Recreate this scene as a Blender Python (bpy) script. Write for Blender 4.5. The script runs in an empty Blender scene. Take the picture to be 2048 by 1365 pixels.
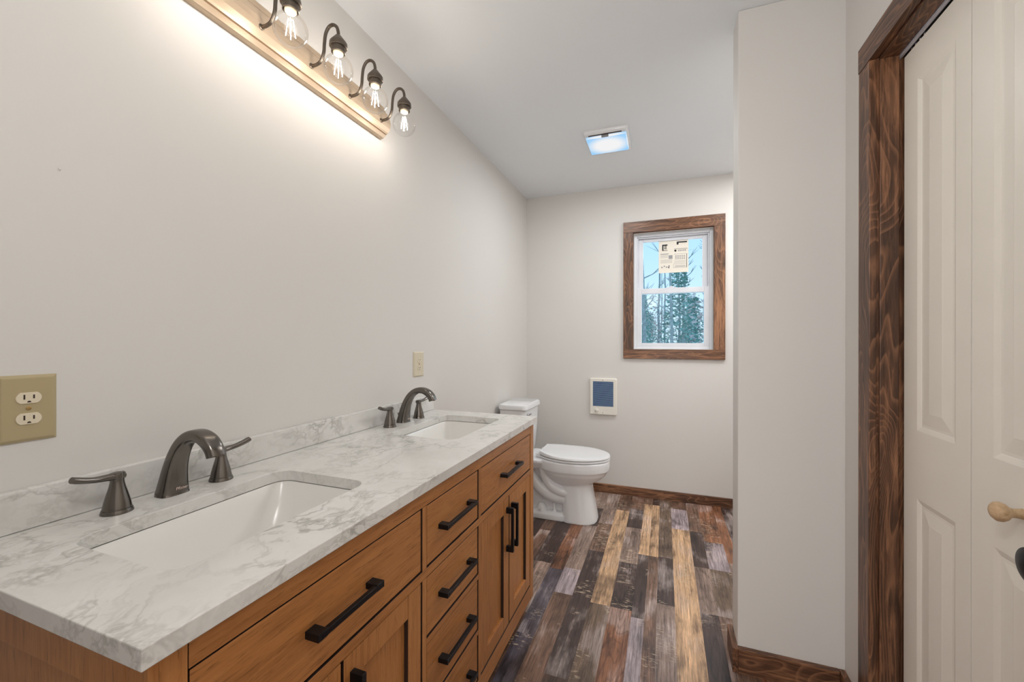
import bpy, bmesh, math, random
from mathutils import Vector, Matrix
R = random.Random(7)
PI = math.pi
S = bpy.context.scene
C = S.collection

# ------------------------------------------------------------------ camera
cam = bpy.data.objects.new('camera', bpy.data.cameras.new('camera'))
C.objects.link(cam)
cam.data.sensor_width = 36.0
cam.data.lens = 822.98 / 2048 * 36.0
cam.data.clip_start = 0.02
cam.matrix_world = (Matrix.Translation((1.1106, 0.0, 1.2133)) @ Matrix.Rotation(0.3545, 4, 'Z')
                    @ Matrix.Rotation(PI / 2, 4, 'X') @ Matrix.Rotation(0.0014, 4, 'Z'))
S.camera = cam

# ------------------------------------------------------------------ world, big lights, exposure
w = bpy.data.worlds.new('sky'); S.world = w; w.use_nodes = True
wn, wl = w.node_tree.nodes, w.node_tree.links
bg = wn['Background']
tc = wn.new('ShaderNodeTexCoord'); sx = wn.new('ShaderNodeSeparateXYZ'); rp = wn.new('ShaderNodeValToRGB')
wl.new(tc.outputs['Generated'], sx.inputs[0]); wl.new(sx.outputs['Z'], rp.inputs[0]); wl.new(rp.outputs[0], bg.inputs[0])
rp.color_ramp.elements[0].position = 0.0; rp.color_ramp.elements[0].color = (0.70, 0.82, 0.90, 1)
rp.color_ramp.elements[1].position = 0.35; rp.color_ramp.elements[1].color = (0.36, 0.62, 0.86, 1)
bg.inputs[1].default_value = 1.7

def area(name, loc, rot, sx_, sy_, power, col):
    l = bpy.data.lights.new(name, 'AREA'); l.shape = 'RECTANGLE'; l.size = sx_; l.size_y = sy_
    l.energy = power; l.color = col
    o = bpy.data.objects.new(name, l); C.objects.link(o); o.location = loc; o.rotation_euler = rot
    return o
def lamp(name, loc, r, power, col):
    l = bpy.data.lights.new(name, 'POINT'); l.shadow_soft_size = r; l.energy = power; l.color = col
    o = bpy.data.objects.new(name, l); C.objects.link(o); o.location = loc; return o
NEUT = (1.0, 0.985, 0.97)
# added fill light shining in through the entry doorway behind the camera
area('doorway_fill', (1.0, -2.05, 1.35), (PI / 2, 0, 0), 1.8, 2.0, 52, NEUT)
# added unseen fill lights: above the entry, and over the alcove behind the partition
lamp('entry_fill', (0.95, 0.05, 1.85), 0.10, 14, NEUT)
area('alcove_fill', (2.05, 2.60, 2.42), (0, 0, 0), 0.9, 0.9, 28, NEUT)
# the ceiling fan light and the vanity bulbs
area('fan_light_lamp', (.788, 2.548, 2.398), (0, 0, 0), 0.2, 0.2, 8, (0.94, 0.98, 1.0))
for _y in (.675, .852, 1.029, 1.2055, 1.381): lamp('bulb_lamp', (.143, _y, 2.072), 0.018, 0.85, (1.0, 0.91, 0.80))
# the sky seen from the window
area('window_daylight', (1.17, 3.66, 1.65), (-PI / 2, 0, 0), 0.6, 0.95, 4, (0.80, 0.90, 1.0))

vs = S.view_settings
S.display_settings.display_device = 'sRGB'
vs.view_transform = 'Standard'; vs.look = 'None'; vs.gamma = 1.0; vs.use_curve_mapping = False
vs.exposure = -0.36

# ------------------------------------------------------------------ materials
def hexc(r, g, b):
    f = lambda c: ((c / 255) / 12.92) if c / 255 <= 0.04045 else (((c / 255) + 0.055) / 1.055) ** 2.4
    return (f(r), f(g), f(b), 1)

class NM:
    """small node builder"""
    def __init__(s, name):
        s.m = bpy.data.materials.new(name); s.m.use_nodes = True
        s.n, s.l = s.m.node_tree.nodes, s.m.node_tree.links
        s.b = s.n['Principled BSDF']; s.out = s.n['Material Output']
    def new(s, t, **kw):
        n = s.n.new(t)
        for k, v in kw.items(): setattr(n, k, v)
        return n
    def link(s, a, b): s.l.new(a, b)
    def coords(s, scale=(1, 1, 1), kind='Object'):
        t = s.new('ShaderNodeTexCoord'); m = s.new('ShaderNodeMapping'); m.inputs['Scale'].default_value = scale
        s.link(t.outputs[kind], m.inputs[0]); return m.outputs[0]
    def noise(s, vec, scale, detail=4, rough=0.55, dist=0.0):
        n = s.new('ShaderNodeTexNoise'); n.inputs['Scale'].default_value = scale; n.inputs['Detail'].default_value = detail
        n.inputs['Roughness'].default_value = rough; n.inputs['Distortion'].default_value = dist
        s.link(vec, n.inputs['Vector']); return n.outputs['Fac']
    def ramp(s, fac, stops, interp='LINEAR'):
        r = s.new('ShaderNodeValToRGB'); cr = r.color_ramp; cr.interpolation = interp
        while len(cr.elements) < len(stops): cr.elements.new(0.5)
        for e, (p, c) in zip(cr.elements, stops):
            e.position = p; e.color = c if len(c) == 4 else (*c, 1)
        s.link(fac, r.inputs[0]); return r.outputs[0]
    def mix(s, fac, a, b, mode='MIX'):
        n = s.new('ShaderNodeMix', data_type='RGBA', blend_type=mode)
        for i, v in ((0, fac), (6, a), (7, b)):
            if isinstance(v, (int, float)): n.inputs[i].default_value = v
            elif isinstance(v, tuple): n.inputs[i].default_value = v
            else: s.link(v, n.inputs[i])
        return n.outputs[2]
    def math(s, op, a, b=0.0, c=0.0):
        n = s.new('ShaderNodeMath', operation=op)
        for i, v in enumerate((a, b, c)):
            if isinstance(v, (int, float)): n.inputs[i].default_value = v
            else: s.link(v, n.inputs[i])
        return n.outputs[0]
    def bump(s, h, strength=0.2, dist=0.002):
        b = s.new('ShaderNodeBump'); b.inputs['Strength'].default_value = strength; b.inputs['Distance'].default_value = dist
        s.link(h, b.inputs['Height']); s.link(b.outputs[0], s.b.inputs['Normal'])
    def base(s, c):
        if isinstance(c, tuple): s.b.inputs['Base Color'].default_value = c
        else: s.link(c, s.b.inputs['Base Color'])
        return s
    def set(s, rough=0.5, metal=0.0, spec=0.5, coat=0.0):
        s.b.inputs['Roughness'].default_value = rough; s.b.inputs['Metallic'].default_value = metal
        s.b.inputs['Specular IOR Level'].default_value = spec; s.b.inputs['Coat Weight'].default_value = coat
        return s

def plain(name, col, rough=0.5, metal=0.0, spec=0.5, var=0.04, bump=0.0, bscale=60):
    m = NM(name).set(rough, metal, spec)
    v = m.coords()
    f = m.noise(v, 9, 3)
    d = tuple(c * (1 - var) for c in col[:3]) + (1,); e = tuple(min(1, c * (1 + var)) for c in col[:3]) + (1,)
    m.base(m.ramp(f, [(0.3, d), (0.7, e)]))
    if bump: m.bump(m.noise(v, bscale, 4), bump, 0.001)
    return m.m

def wood(name, axis, dark, mid, light, rough=0.4, rings=0.5, fine=1.0, spec=0.4, knots=False, nring=16.0):
    m = NM(name).set(rough, 0, spec)
    sc = [1, 1, 1]; sc[axis] = 0.07
    v = m.coords(tuple(sc))
    sc2 = [1, 1, 1]; sc2[axis] = 0.22
    v2 = m.coords(tuple(sc2))
    big = m.noise(v2, 5, 3, 0.5)
    streak = m.noise(v, 95, 6, 0.65, 0.3)
    pores = m.noise(v, 330, 3, 0.6)
    ringv = m.noise(v2, 7, 1.5, 0.4, 0.6)
    rr = m.math('FRACT', m.math('MULTIPLY', ringv, nring))
    line = m.ramp(rr, [(0.0, (0, 0, 0)), (0.62, (0.10, 0.10, 0.10)), (0.92, (1, 1, 1)), (1.0, (0, 0, 0))])
    c = m.ramp(m.math('MULTIPLY_ADD', streak, 0.6, m.math('MULTIPLY', big, 0.4)),
               [(0.36, dark), (0.5, mid), (0.66, light)])
    c = m.mix(m.math('MULTIPLY', line, rings), c, light)
    p = m.ramp(pores, [(0.33, (0.30, 0.28, 0.26)), (0.43, (1, 1, 1))])
    c = m.mix(0.55 * fine, c, m.mix(1.0, c, p, 'MULTIPLY'))
    if knots:
        sc3 = [6.0, 6.0, 6.0]; sc3[axis] = 2.4
        vo = m.new('ShaderNodeTexVoronoi'); vo.inputs['Scale'].default_value = 1.0
        m.link(m.coords(tuple(sc3)), vo.inputs['Vector'])
        k = m.ramp(vo.outputs['Distance'], [(0.05, (1, 1, 1)), (0.16, (0, 0, 0))])
        c = m.mix(m.math('MULTIPLY', k, 0.75), c, tuple(x * 0.45 for x in dark[:3]) + (1,))
    m.base(c)
    m.bump(streak, 0.08, 0.001)
    return m.m

M = {}
WALLC = hexc(219, 216, 212)
def paint(name, col, bs=180, st=0.06):
    m = NM(name).set(0.62, 0, 0.35); v = m.coords()
    m.base(m.ramp(m.noise(v, 1.6, 2), [(0.3, tuple(c * 0.985 for c in col[:3]) + (1,)), (0.7, col)]))
    m.bump(m.noise(v, bs, 3, 0.6), st, 0.001)
    return m.m
M['wall'] = paint('wall_paint', WALLC)
M['ceiling'] = paint('ceiling_paint', hexc(239, 242, 245), 120, 0.08)
M['white_trim'] = plain('white_vinyl', hexc(216, 218, 224), 0.35)
M['door'] = plain('cream_door_paint', hexc(244, 239, 229), 0.42, 0, 0.4, 0.01, 0.05, 240)
DK, MD, LT = hexc(47, 30, 21), hexc(89, 59, 41), hexc(168, 119, 86)
for i, a in enumerate('xyz'): M['trim_' + a] = wood('stained_pine_' + a, i, DK, MD, LT, 0.38, 0.46, 0.7, 0.45, True, 30.0)
CD, CM_, CL = hexc(150, 96, 50), hexc(174, 115, 63), hexc(188, 130, 76)
for i, a in enumerate('xyz'): M['cab_' + a] = wood('amber_wood_' + a, i, CD, CM_, CL, 0.36, 0.06, 1.0, 0.5)
M['glaze_shade'] = plain('dark_glaze_shade', hexc(40, 22, 12), 0.6)
M['cab_in'] = plain('cabinet_inside', hexc(30, 18, 10), 0.8)
M['bronze'] = plain('brushed_bronze', hexc(116, 111, 106), 0.22, 1.0, 0.5, 0.06)
M['bronze_dark'] = plain('dark_bronze', hexc(104, 95, 86), 0.38, 0.9, 0.5, 0.05)
M['nickel'] = plain('brushed_bronze_plate', hexc(190, 170, 148), 0.38, 0.5, 0.5, 0.02)
M['black'] = plain('black_metal', hexc(22, 22, 25), 0.32, 0.5, 0.5, 0.1)
M['porcelain'] = plain('porcelain', hexc(232, 233, 235), 0.09, 0, 0.55, 0.005)
M['basin'] = plain('basin_porcelain', hexc(236, 234, 230), 0.2, 0, 0.5, 0.005)
M['chrome'] = plain('chrome', hexc(200, 200, 202), 0.12, 1.0)
M['beige'] = plain('beige_plastic', hexc(176, 160, 124), 0.35, 0, 0.5, 0.015)
M['lettering'] = plain('lettering_pink', hexc(224, 200, 190), 0.5)
M['ivory'] = plain('ivory_plastic', hexc(222, 210, 186), 0.35, 0, 0.5, 0.01)
M['light_beige'] = plain('light_almond_plastic', hexc(214, 203, 180), 0.35, 0, 0.5, 0.01)
M['slot'] = plain('slot_dark', hexc(48, 32, 22), 0.7)
M['brass'] = plain('brass_screw', hexc(170, 140, 90), 0.35, 0.8)
M['heater'] = plain('heater_enamel', hexc(232, 228, 218), 0.35, 0, 0.5, 0.01)
M['louver'] = plain('heater_louver', hexc(122, 152, 192), 0.4, 0.0)
M['heater_dark'] = plain('heater_inside', hexc(14, 18, 30), 0.6)
M['paper'] = plain('sticker_paper', hexc(232, 226, 214), 0.7, 0, 0.3, 0.01)
M['ink'] = plain('ink_black', hexc(28, 28, 34), 0.7)
M['ink_grey'] = plain('ink_grey', hexc(150, 150, 152), 0.7)
M['bare_wood'] = wood('bare_birch', 1, hexc(178, 140, 100), hexc(208, 176, 138), hexc(228, 202, 168), 0.45, 0.4, 0.3)
M['track'] = plain('white_track', hexc(212, 212, 222), 0.3, 0.3)
M['track_dark'] = plain('dark_track', hexc(70, 66, 62), 0.5, 0.4)
M['bark'] = plain('tree_bark', hexc(176, 184, 186), 0.9, 0, 0.2, 0.25)  # pale tint: distance haze is put into the bark and needle colours
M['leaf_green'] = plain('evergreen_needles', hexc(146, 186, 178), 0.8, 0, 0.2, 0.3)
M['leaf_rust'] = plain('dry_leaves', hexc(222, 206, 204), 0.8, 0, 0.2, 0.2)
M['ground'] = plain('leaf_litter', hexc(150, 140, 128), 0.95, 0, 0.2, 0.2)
M['caulk'] = plain('seam_dark', hexc(70, 66, 62), 0.7)

def marble():
    m = NM('white_marble').set(0.22, 0, 0.5)
    v = m.coords((1, 1, 1))
    wv = m.new('ShaderNodeTexNoise'); wv.inputs['Scale'].default_value = 5; wv.inputs['Detail'].default_value = 5
    m.link(v, wv.inputs['Vector'])
    off = m.new('ShaderNodeVectorMath', operation='MULTIPLY_ADD'); off.inputs[1].default_value = (0.22, 0.22, 0.22)
    m.link(wv.outputs['Color'], off.inputs[0]); m.link(v, off.inputs[2])
    # diagonal drift of the veins
    mp = m.new('ShaderNodeMapping'); mp.inputs['Rotation'].default_value = (0, 0, 0.6); mp.inputs['Scale'].default_value = (1, 0.62, 1)
    m.link(off.outputs[0], mp.inputs[0])
    def vein(scale, width, det):
        n = m.noise(mp.outputs[0], scale, det, 0.6)
        a = m.math('ABSOLUTE', m.math('SUBTRACT', n, 0.5))
        return m.ramp(a, [(0.0, (1, 1, 1)), (width, (0, 0, 0))])
    mask = m.ramp(m.noise(v, 4.2, 3), [(0.42, (0, 0, 0)), (0.64, (1, 1, 1))])
    v1 = m.mix(1.0, vein(7, 0.030, 5), m.mix(1.0, mask, (0.25, 0.25, 0.25, 1), 'ADD'), 'MULTIPLY')
    v2 = m.mix(1.0, vein(17, 0.045, 5), mask, 'MULTIPLY')
    cloud = m.ramp(m.noise(mp.outputs[0], 6, 5, 0.65), [(0.35, hexc(214, 212, 208)), (0.65, hexc(226, 224, 221))])
    c = m.mix(m.math('MULTIPLY', v1, 0.55), cloud, hexc(150, 147, 141))
    c = m.mix(m.math('MULTIPLY', v2, 0.45), c, hexc(164, 160, 152))
    m.base(c)
    return m.m
M['marble'] = marble()

def floor_mat():
    m = NM('rustic_vinyl_planks').set(0.34, 0, 0.5)
    at = m.new('ShaderNodeAttribute', attribute_name='tone'); tone = at.outputs['Color']
    ao = m.new('ShaderNodeAttribute', attribute_name='shift')
    t = m.new('ShaderNodeTexCoord')
    ad = m.new('ShaderNodeVectorMath', operation='MULTIPLY_ADD'); ad.inputs[1].default_value = (9, 9, 9)
    m.link(ao.outputs['Color'], ad.inputs[0]); m.link(t.outputs['Object'], ad.inputs[2])
    def mp(s):
        k = m.new('ShaderNodeMapping'); k.inputs['Scale'].default_value = s; m.link(ad.outputs[0], k.inputs[0]); return k.outputs[0]
    grain = m.noise(mp((1, 0.030, 1)), 130, 8, 0.72, 0.15)
    zone = m.noise(mp((0.55, 0.45, 1)), 9, 3, 0.55, 0.2)          # charred and bleached stretches along a board
    blotch = m.noise(mp((1, 0.16, 1)), 17, 8, 0.72, 0.25)
    cath = m.math('FRACT', m.math('MULTIPLY', m.noise(mp((1, 0.16, 1)), 10, 1.5, 0.4, 0.5), 15))
    line = m.ramp(cath, [(0.0, (1, 1, 1)), (0.18, (0.2, 0.2, 0.2)), (0.6, (0, 0, 0)), (1, (0.3, 0.3, 0.3))])
    fine = m.noise(mp((1, 0.025, 1)), 380, 4, 0.7)
    zb = m.math('MULTIPLY_ADD', zone, 0.6, m.math('MULTIPLY', blotch, 0.4))
    c = m.mix(m.ramp(zb, [(0.37, (0.92, 0.92, 0.92)), (0.48, (0, 0, 0))]), tone, m.mix(0.28, hexc(44, 30, 26), tone))
    c = m.mix(m.ramp(zb, [(0.515, (0, 0, 0)), (0.61, (0.80, 0.80, 0.80))]), c, m.mix(0.5, hexc(198, 184, 180), tone))
    c = m.mix(1.0, c, m.ramp(blotch, [(0.32, (0.34, 0.31, 0.30)), (0.45, (0.92, 0.91, 0.91)), (0.58, (1.10, 1.10, 1.10)), (0.70, (1.55, 1.53, 1.50))]), 'MULTIPLY')
    c = m.mix(1.0, c, m.ramp(grain, [(0.32, (0.36, 0.33, 0.32)), (0.46, (0.90, 0.89, 0.88)), (0.56, (1.08, 1.08, 1.08)), (0.68, (1.6, 1.57, 1.54))]), 'MULTIPLY')
    c = m.mix(0.6, c, m.mix(1.0, c, m.ramp(fine, [(0.38, (0.5, 0.5, 0.5)), (0.5, (1.05, 1.05, 1.05)), (0.6, (1.3, 1.3, 1.3))]), 'MULTIPLY'))
    lf = m.math('MULTIPLY', at.outputs['Alpha'], 0.8)
    c = m.mix(m.math('MULTIPLY', line, lf), c, m.mix(1.0, c, (0.42, 0.38, 0.36, 1), 'MULTIPLY'))
    # saw marks across the boards, in patches
    saw = m.noise(mp((0.22, 1, 1)), 130, 3, 0.6)
    patch = m.noise(mp((1, 0.6, 1)), 7, 2)
    sm = m.math('MULTIPLY', m.ramp(saw, [(0.56, (0, 0, 0)), (0.62, (1, 1, 1))]), m.ramp(patch, [(0.57, (0, 0, 0)), (0.62, (1, 1, 1))]))
    c = m.mix(m.math('MULTIPLY', sm, 0.6), c, hexc(206, 186, 160))
    m.base(c)
    rg = m.ramp(blotch, [(0.3, (0.30, 0.30, 0.30)), (0.7, (0.46, 0.46, 0.46))]); m.link(rg, m.b.inputs['Roughness'])
    m.bump(grain, 0.10, 0.001)
    return m.m
M['floor'] = floor_mat()

def thin_glass(name, tint, gloss, cap=1.0):
    m = NM(name); m.n.remove(m.b)
    tr = m.new('ShaderNodeBsdfTransparent'); tr.inputs[0].default_value = tint
    gl = m.new('ShaderNodeBsdfGlossy'); gl.inputs['Roughness'].default_value = 0.02
    lw = m.new('ShaderNodeLayerWeight'); lw.inputs['Blend'].default_value = gloss
    mx = m.new('ShaderNodeMixShader'); m.link(m.math('MINIMUM', lw.outputs['Fresnel'], cap), mx.inputs[0]); m.link(tr.outputs[0], mx.inputs[1]); m.link(gl.outputs[0], mx.inputs[2])
    m.link(mx.outputs[0], m.out.inputs[0]); return m.m
M['pane'] = thin_glass('window_glass', (0.90, 0.97, 0.99, 1), 0.12)
M['bulb_glass'] = thin_glass('clear_bulb_glass', (0.985, 0.985, 0.985, 1), 0.14, 0.32)

def emit(name, col, strength):
    m = NM(name); m.n.remove(m.b); e = m.new('ShaderNodeEmission'); e.inputs[0].default_value = col; e.inputs[1].default_value = strength
    m.link(e.outputs[0], m.out.inputs[0]); return m.m
M['filament'] = emit('glowing_filament', (1.0, 0.91, 0.80, 1), 70)
def lens_mat():
    m = NM('lit_lens'); m.n.remove(m.b); e = m.new('ShaderNodeEmission')
    v = m.coords((1, 1, 1), 'Generated')
    s = m.new('ShaderNodeVectorMath', operation='DISTANCE'); s.inputs[1].default_value = (0.5, 0.5, 0.5); m.link(v, s.inputs[0])
    c = m.ramp(s.outputs['Value'], [(0.58, (0.92, 0.92, 0.92)), (0.76, (0.36, 0.66, 0.98))])
    m.link(c, e.inputs[0]); e.inputs[1].default_value = 1.25; m.link(e.outputs[0], m.out.inputs[0]); return m.m
M['lens'] = lens_mat()

# ------------------------------------------------------------------ mesh helpers
OFF = {}
class MB:
    def __init__(s): s.bm = bmesh.new()
    def box(s, a, b, bev=0.0, seg=2):
        a, b = Vector(a), Vector(b); lo = Vector(map(min, a, b)); hi = Vector(map(max, a, b))
        r = bmesh.ops.create_cube(s.bm, size=1.0)
        for v in r['verts']: v.co = Vector(((lo[i] + hi[i]) / 2 + v.co[i] * (hi[i] - lo[i]) for i in range(3)))
        if bev:
            es = list({e for v in r['verts'] for e in v.link_edges})
            bmesh.ops.bevel(s.bm, geom=es, offset=bev, segments=seg, affect='EDGES', profile=0.5)
        return s
    def ring_loft(s, rings, cap0=True, cap1=True, closed=True):
        vs = [[s.bm.verts.new(p) for p in r] for r in rings]
        n = len(vs[0])
        for a, b in zip(vs, vs[1:]):
            for i in range(n if closed else n - 1):
                j = (i + 1) % n
                s.bm.faces.new((a[i], a[j], b[j], b[i]))
        if cap0: s.bm.faces.new(list(reversed(vs[0])))
        if cap1: s.bm.faces.new(vs[-1])
        return s
    def lathe(s, prof, origin=(0, 0, 0), axis='z', n=32, cap0=True, cap1=True):
        o = Vector(origin); rings = []
        for r, h in prof:
            ring = []
            for i in range(n):
                t = 2 * PI * i / n; a, b = r * math.cos(t), r * math.sin(t)
                p = {'z': (a, b, h), 'x': (h, a, b), 'y': (b, h, a)}[axis.strip('-')]
                if axis[0] == '-': p = {'z': (a, -b, -h), 'x': (-h, -a, b), 'y': (-b, -h, a)}[axis[1]]
                ring.append(o + Vector(p))
            rings.append(ring)
        return s.ring_loft(rings, cap0, cap1)
    def sweep(s, pts, sec, up=(0, 1, 0)):
        """sec(k) -> list of (side, normal) offsets; up = fixed side axis"""
        pts = [Vector(p) for p in pts]; side = Vector(up).normalized(); rings = []
        for k, p in enumerate(pts):
            t = (pts[min(k + 1, len(pts) - 1)] - pts[max(k - 1, 0)]).normalized()
            sd = (side - t * side.dot(t)).normalized(); nn = t.cross(sd)
            rings.append([p + sd * a + nn * b for a, b in sec(k)])
        return s.ring_loft(rings)
    def tube(s, pts, r, n=12, up=(0, 1, 0)):
        rr = r if callable(r) else (lambda k: r)
        return s.sweep(pts, lambda k: [(rr(k) * math.cos(2 * PI * i / n), rr(k) * math.sin(2 * PI * i / n)) for i in range(n)], up)
    def prism(s, poly, axis, a, b):
        """poly of 2-D points in the two other axes (cyclic order x,y / y,z / z,x)"""
        def P(p, h): return {'z': (p[0], p[1], h), 'x': (h, p[0], p[1]), 'y': (p[0], h, p[1])}[axis]
        return s.ring_loft([[P(p, a) for p in poly], [P(p, b) for p in poly]])
    def quad(s, *p):
        s.bm.faces.new([s.bm.verts.new(q) for q in p]); return s
    def build(s, name, mat, parent=None, smooth=None, label=None, edge=False):
        bmesh.ops.remove_doubles(s.bm, verts=s.bm.verts, dist=1e-6)
        bmesh.ops.recalc_face_normals(s.bm, faces=s.bm.faces)
        off = OFF.get(parent.name, Vector()) if parent else Vector()
        bmesh.ops.translate(s.bm, vec=-off, verts=s.bm.verts)
        me = bpy.data.meshes.new(name); s.bm.to_mesh(me); s.bm.free()
        if mat is not None: me.materials.append(M[mat] if isinstance(mat, str) else mat)
        o = bpy.data.objects.new(name, me); C.objects.link(o)
        if parent: o.parent = parent; OFF[o.name] = off
        else: OFF[o.name] = Vector()
        if smooth is not None:
            for p in me.polygons: p.use_smooth = True
            me.set_sharp_from_angle(angle=math.radians(smooth))
        if edge:   # dark glazing plus painted gap shade on the edges round inset fronts
            me.materials.append(M['glaze_shade'])
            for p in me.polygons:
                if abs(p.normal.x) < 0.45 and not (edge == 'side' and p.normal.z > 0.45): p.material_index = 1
        if label: o['label'] = label
        return o

def spline(pts, n=8):
    P = [Vector(p) for p in pts]; out = []
    for i in range(len(P) - 1):
        p0, p1, p2, p3 = P[max(i - 1, 0)], P[i], P[i + 1], P[min(i + 2, len(P) - 1)]
        for k in range(n):
            t = k / n
            out.append(0.5 * ((2 * p1) + (p2 - p0) * t + (2 * p0 - 5 * p1 + 4 * p2 - p3) * t * t + (3 * p1 - p0 - 3 * p2 + p3) * t ** 3))
    out.append(P[-1]); return out

def rrect(cx, cy, hx, hy, r, n=6):
    out = []
    for qx, qy, a0 in ((1, 1, 0), (-1, 1, 90), (-1, -1, 180), (1, -1, 270)):
        for k in range(n + 1):
            a = math.radians(a0 + 90 * k / n)
            out.append((cx + qx * (hx - r) + r * math.cos(a), cy + qy * (hy - r) + r * math.sin(a)))
    return out

def thing(name, loc, label, cat, group=None):
    o = bpy.data.objects.new(name, None); C.objects.link(o); o.location = loc; o.empty_display_size = 0.1
    OFF[o.name] = Vector(loc); o['label'] = label; o['category'] = cat
    if group: o['group'] = group
    return o
def tag(o, label, cat, group=None):
    o['label'] = label; o['category'] = cat
    if group: o['group'] = group
    return o
def struct(o, label=None):
    o['kind'] = 'structure'
    if label: o['label'] = label
    return o
def sroot(name, loc, label=None):
    o = bpy.data.objects.new(name, None); C.objects.link(o); o.location = loc; OFF[o.name] = Vector(loc)
    return struct(o, label)
def copy_tree(o, parent=None):
    c = o.copy(); C.objects.link(c)
    if parent: c.parent = parent
    for ch in list(o.children): copy_tree(ch, c)
    return c

# ------------------------------------------------------------------ room shell
ZC, YB, XR, YP = 2.436, 3.362, 1.692, 1.717
T = 0.114
def floor_boards():
    tan, lil, drk, red, mid, olv, slt, gry = [hexc(*c)[:3] for c in (
        (196, 160, 124), (162, 148, 152), (74, 57, 52), (138, 92, 64), (120, 92, 76), (112, 92, 76), (86, 78, 86), (146, 124, 112))]
    pal = [tan, lil, drk, red, mid, olv, slt, gry, drk, mid]
    bm = bmesh.new(); ct = bm.loops.layers.float_color.new('tone'); cs = bm.loops.layers.float_color.new('shift')
    def board(x0, x1, y0, y1, col, ring=None):
        f = bm.faces.new([bm.verts.new((x, y, 0)) for x, y in ((x0, y0), (x1, y0), (x1, y1), (x0, y1))])
        sh = (R.random(), R.random(), R.random(), 1); rg = R.choice((0, 0, .4, 1)) if ring is None else ring
        k = R.uniform(0.9, 1.1)
        for l in f.loops: l[ct] = (col[0] * k, col[1] * k, col[2] * k, rg); l[cs] = sh
    fixed = {  # column x-range -> boards (y from, y to, tone, ring strength)
        (0.430, 0.535): [(1.0, 1.75, mid, 0), (1.75, 2.18, gry, 0), (2.18, 2.75, drk, 0), (2.75, 3.362, mid, .5)],
        (0.535, 0.610): [(0.9, 1.62, slt, 0), (1.62, 2.14, slt, 0), (2.14, 2.75, red, 1), (2.75, 3.362, mid, 0)],
        (0.610, 0.700): [(0.9, 1.94, mid, 0), (1.94, 2.17, lil, 0), (2.17, 2.72, gry, .4), (2.72, 3.02, drk, 0), (3.02, 3.362, gry, 0)],
        (0.700, 0.790): [(0.9, 1.45, mid, 0), (1.45, 2.40, drk, .4), (2.40, 2.78, mid, 0), (2.78, 3.362, gry, 0)],
        (0.790, 0.880): [(0.9, 1.92, olv, 0), (1.92, 3.04, tan, 0), (3.04, 3.362, mid, 0)],
        (0.880, 0.975): [(0.9, 1.92, red, 1), (1.92, 2.33, drk, 1), (2.33, 2.78, gry, .6), (2.78, 3.10, drk, 0), (3.10, 3.362, mid, 0)],
        (0.975, 1.030): [(0.9, 1.88, lil, 0), (1.88, 2.45, drk, .3), (2.45, 3.22, tan, .2), (3.22, 3.362, mid, 0)],
        (1.030, 1.080): [(0.9, 1.30, drk, 0), (1.30, 2.45, mid, .6), (2.45, 3.22, tan, .2), (3.22, 3.362, drk, 0)],
        (1.080, 1.157): [(0.9, 1.55, lil, .3), (1.55, 2.02, gry, .3), (2.02, 2.46, drk, 0), (2.46, 3.362, olv, .9)],
        (1.157, 1.262): [(0.9, 1.58, lil, 0), (1.58, 2.86, tan, 0), (2.86, 3.20, lil, 0), (3.20, 3.362, mid, 0)],
        (1.262, 1.337): [(0.9, 1.56, gry, 0), (1.56, 2.02, drk, 1), (2.02, 2.42, gry, .8), (2.42, 2.86, drk, .8), (2.86, 3.362, mid, .4)],
        (1.337, 1.440): [(0.9, 1.63, red, 1), (1.63, 2.02, mid, 0), (2.02, 2.42, olv, .6), (2.42, 2.74, lil, 0), (2.74, 3.362, red, .3)],
    }
    x = 0.0; cols = []
    while x < 0.43 - 1e-6: cols.append((x, min(x + 0.0717, 0.43))); x += 0.0717
    cols += list(fixed); x = 1.44
    for wd in (0.055, 0.075, 0.105, 0.05, 0.077) * 4:
        if x < 2.70: cols.append((x, x + wd)); x += wd
    for c in cols:
        y = -2.3; stop = fixed[c][0][0] if c in fixed else YB
        while y < stop - 1e-6:
            e = min(stop, y + R.uniform(0.35, 1.1)); e = stop if stop - e < 0.15 else e
            board(c[0], c[1], y, e, R.choice(pal)); y = e
        for b in fixed.get(c, []): board(c[0], c[1], *b)
    me = bpy.data.meshes.new('floor'); bm.to_mesh(me); bm.free(); me.materials.append(M['floor'])
    o = bpy.data.objects.new('floor', me); C.objects.link(o)
    sol = o.modifiers.new('solid', 'SOLIDIFY'); sol.thickness = 0.03; sol.offset = -1
    return struct(o, 'floor of multi-toned rustic wood-look planks')
floor_boards()
XE = 2.70           # right end of the alcove behind the partition
struct(MB().box((-.12, -2.4, ZC), (XE + .12, YB + .15, ZC + .1)).build('ceiling', 'ceiling'), 'flat pale ceiling')
wl_ = MB().box((-.12, -2.4, 0), (0, YB + .15, ZC))
# paint drips on the left wall
for (y, z0, z1, r) in ((0.430, 1.95, 2.035, 0.004), (0.447, 1.545, 1.552, 0.0016)):
    wl_.tube([(0.0, y, z1), (0.0006, y + .0005, (z0 + z1) / 2), (0.0016, y + .001, z0 + .003), (0.0, y + .001, z0)], lambda k: (r * .5, r * .8, r, r * .3)[k], 8)
struct(wl_.build('wall_left', 'wall'), 'long cream wall behind the vanity')
WX0, WX1, WZ0, WZ1 = 0.885, 1.449, 1.153, 2.055
b = MB()
b.box((0, YB, 0), (WX0, YB + .15, ZC)).box((WX1, YB, 0), (XE + .12, YB + .15, ZC)).box((WX0, YB, 0), (WX1, YB + .15, WZ0)).box((WX0, YB, WZ1), (WX1, YB + .15, ZC))
struct(b.build('wall_back', 'wall'), 'cream end wall with the window')
DY0, DY1, DZ = 0.345, 1.515, 2.052     # closet opening
b = MB()
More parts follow.
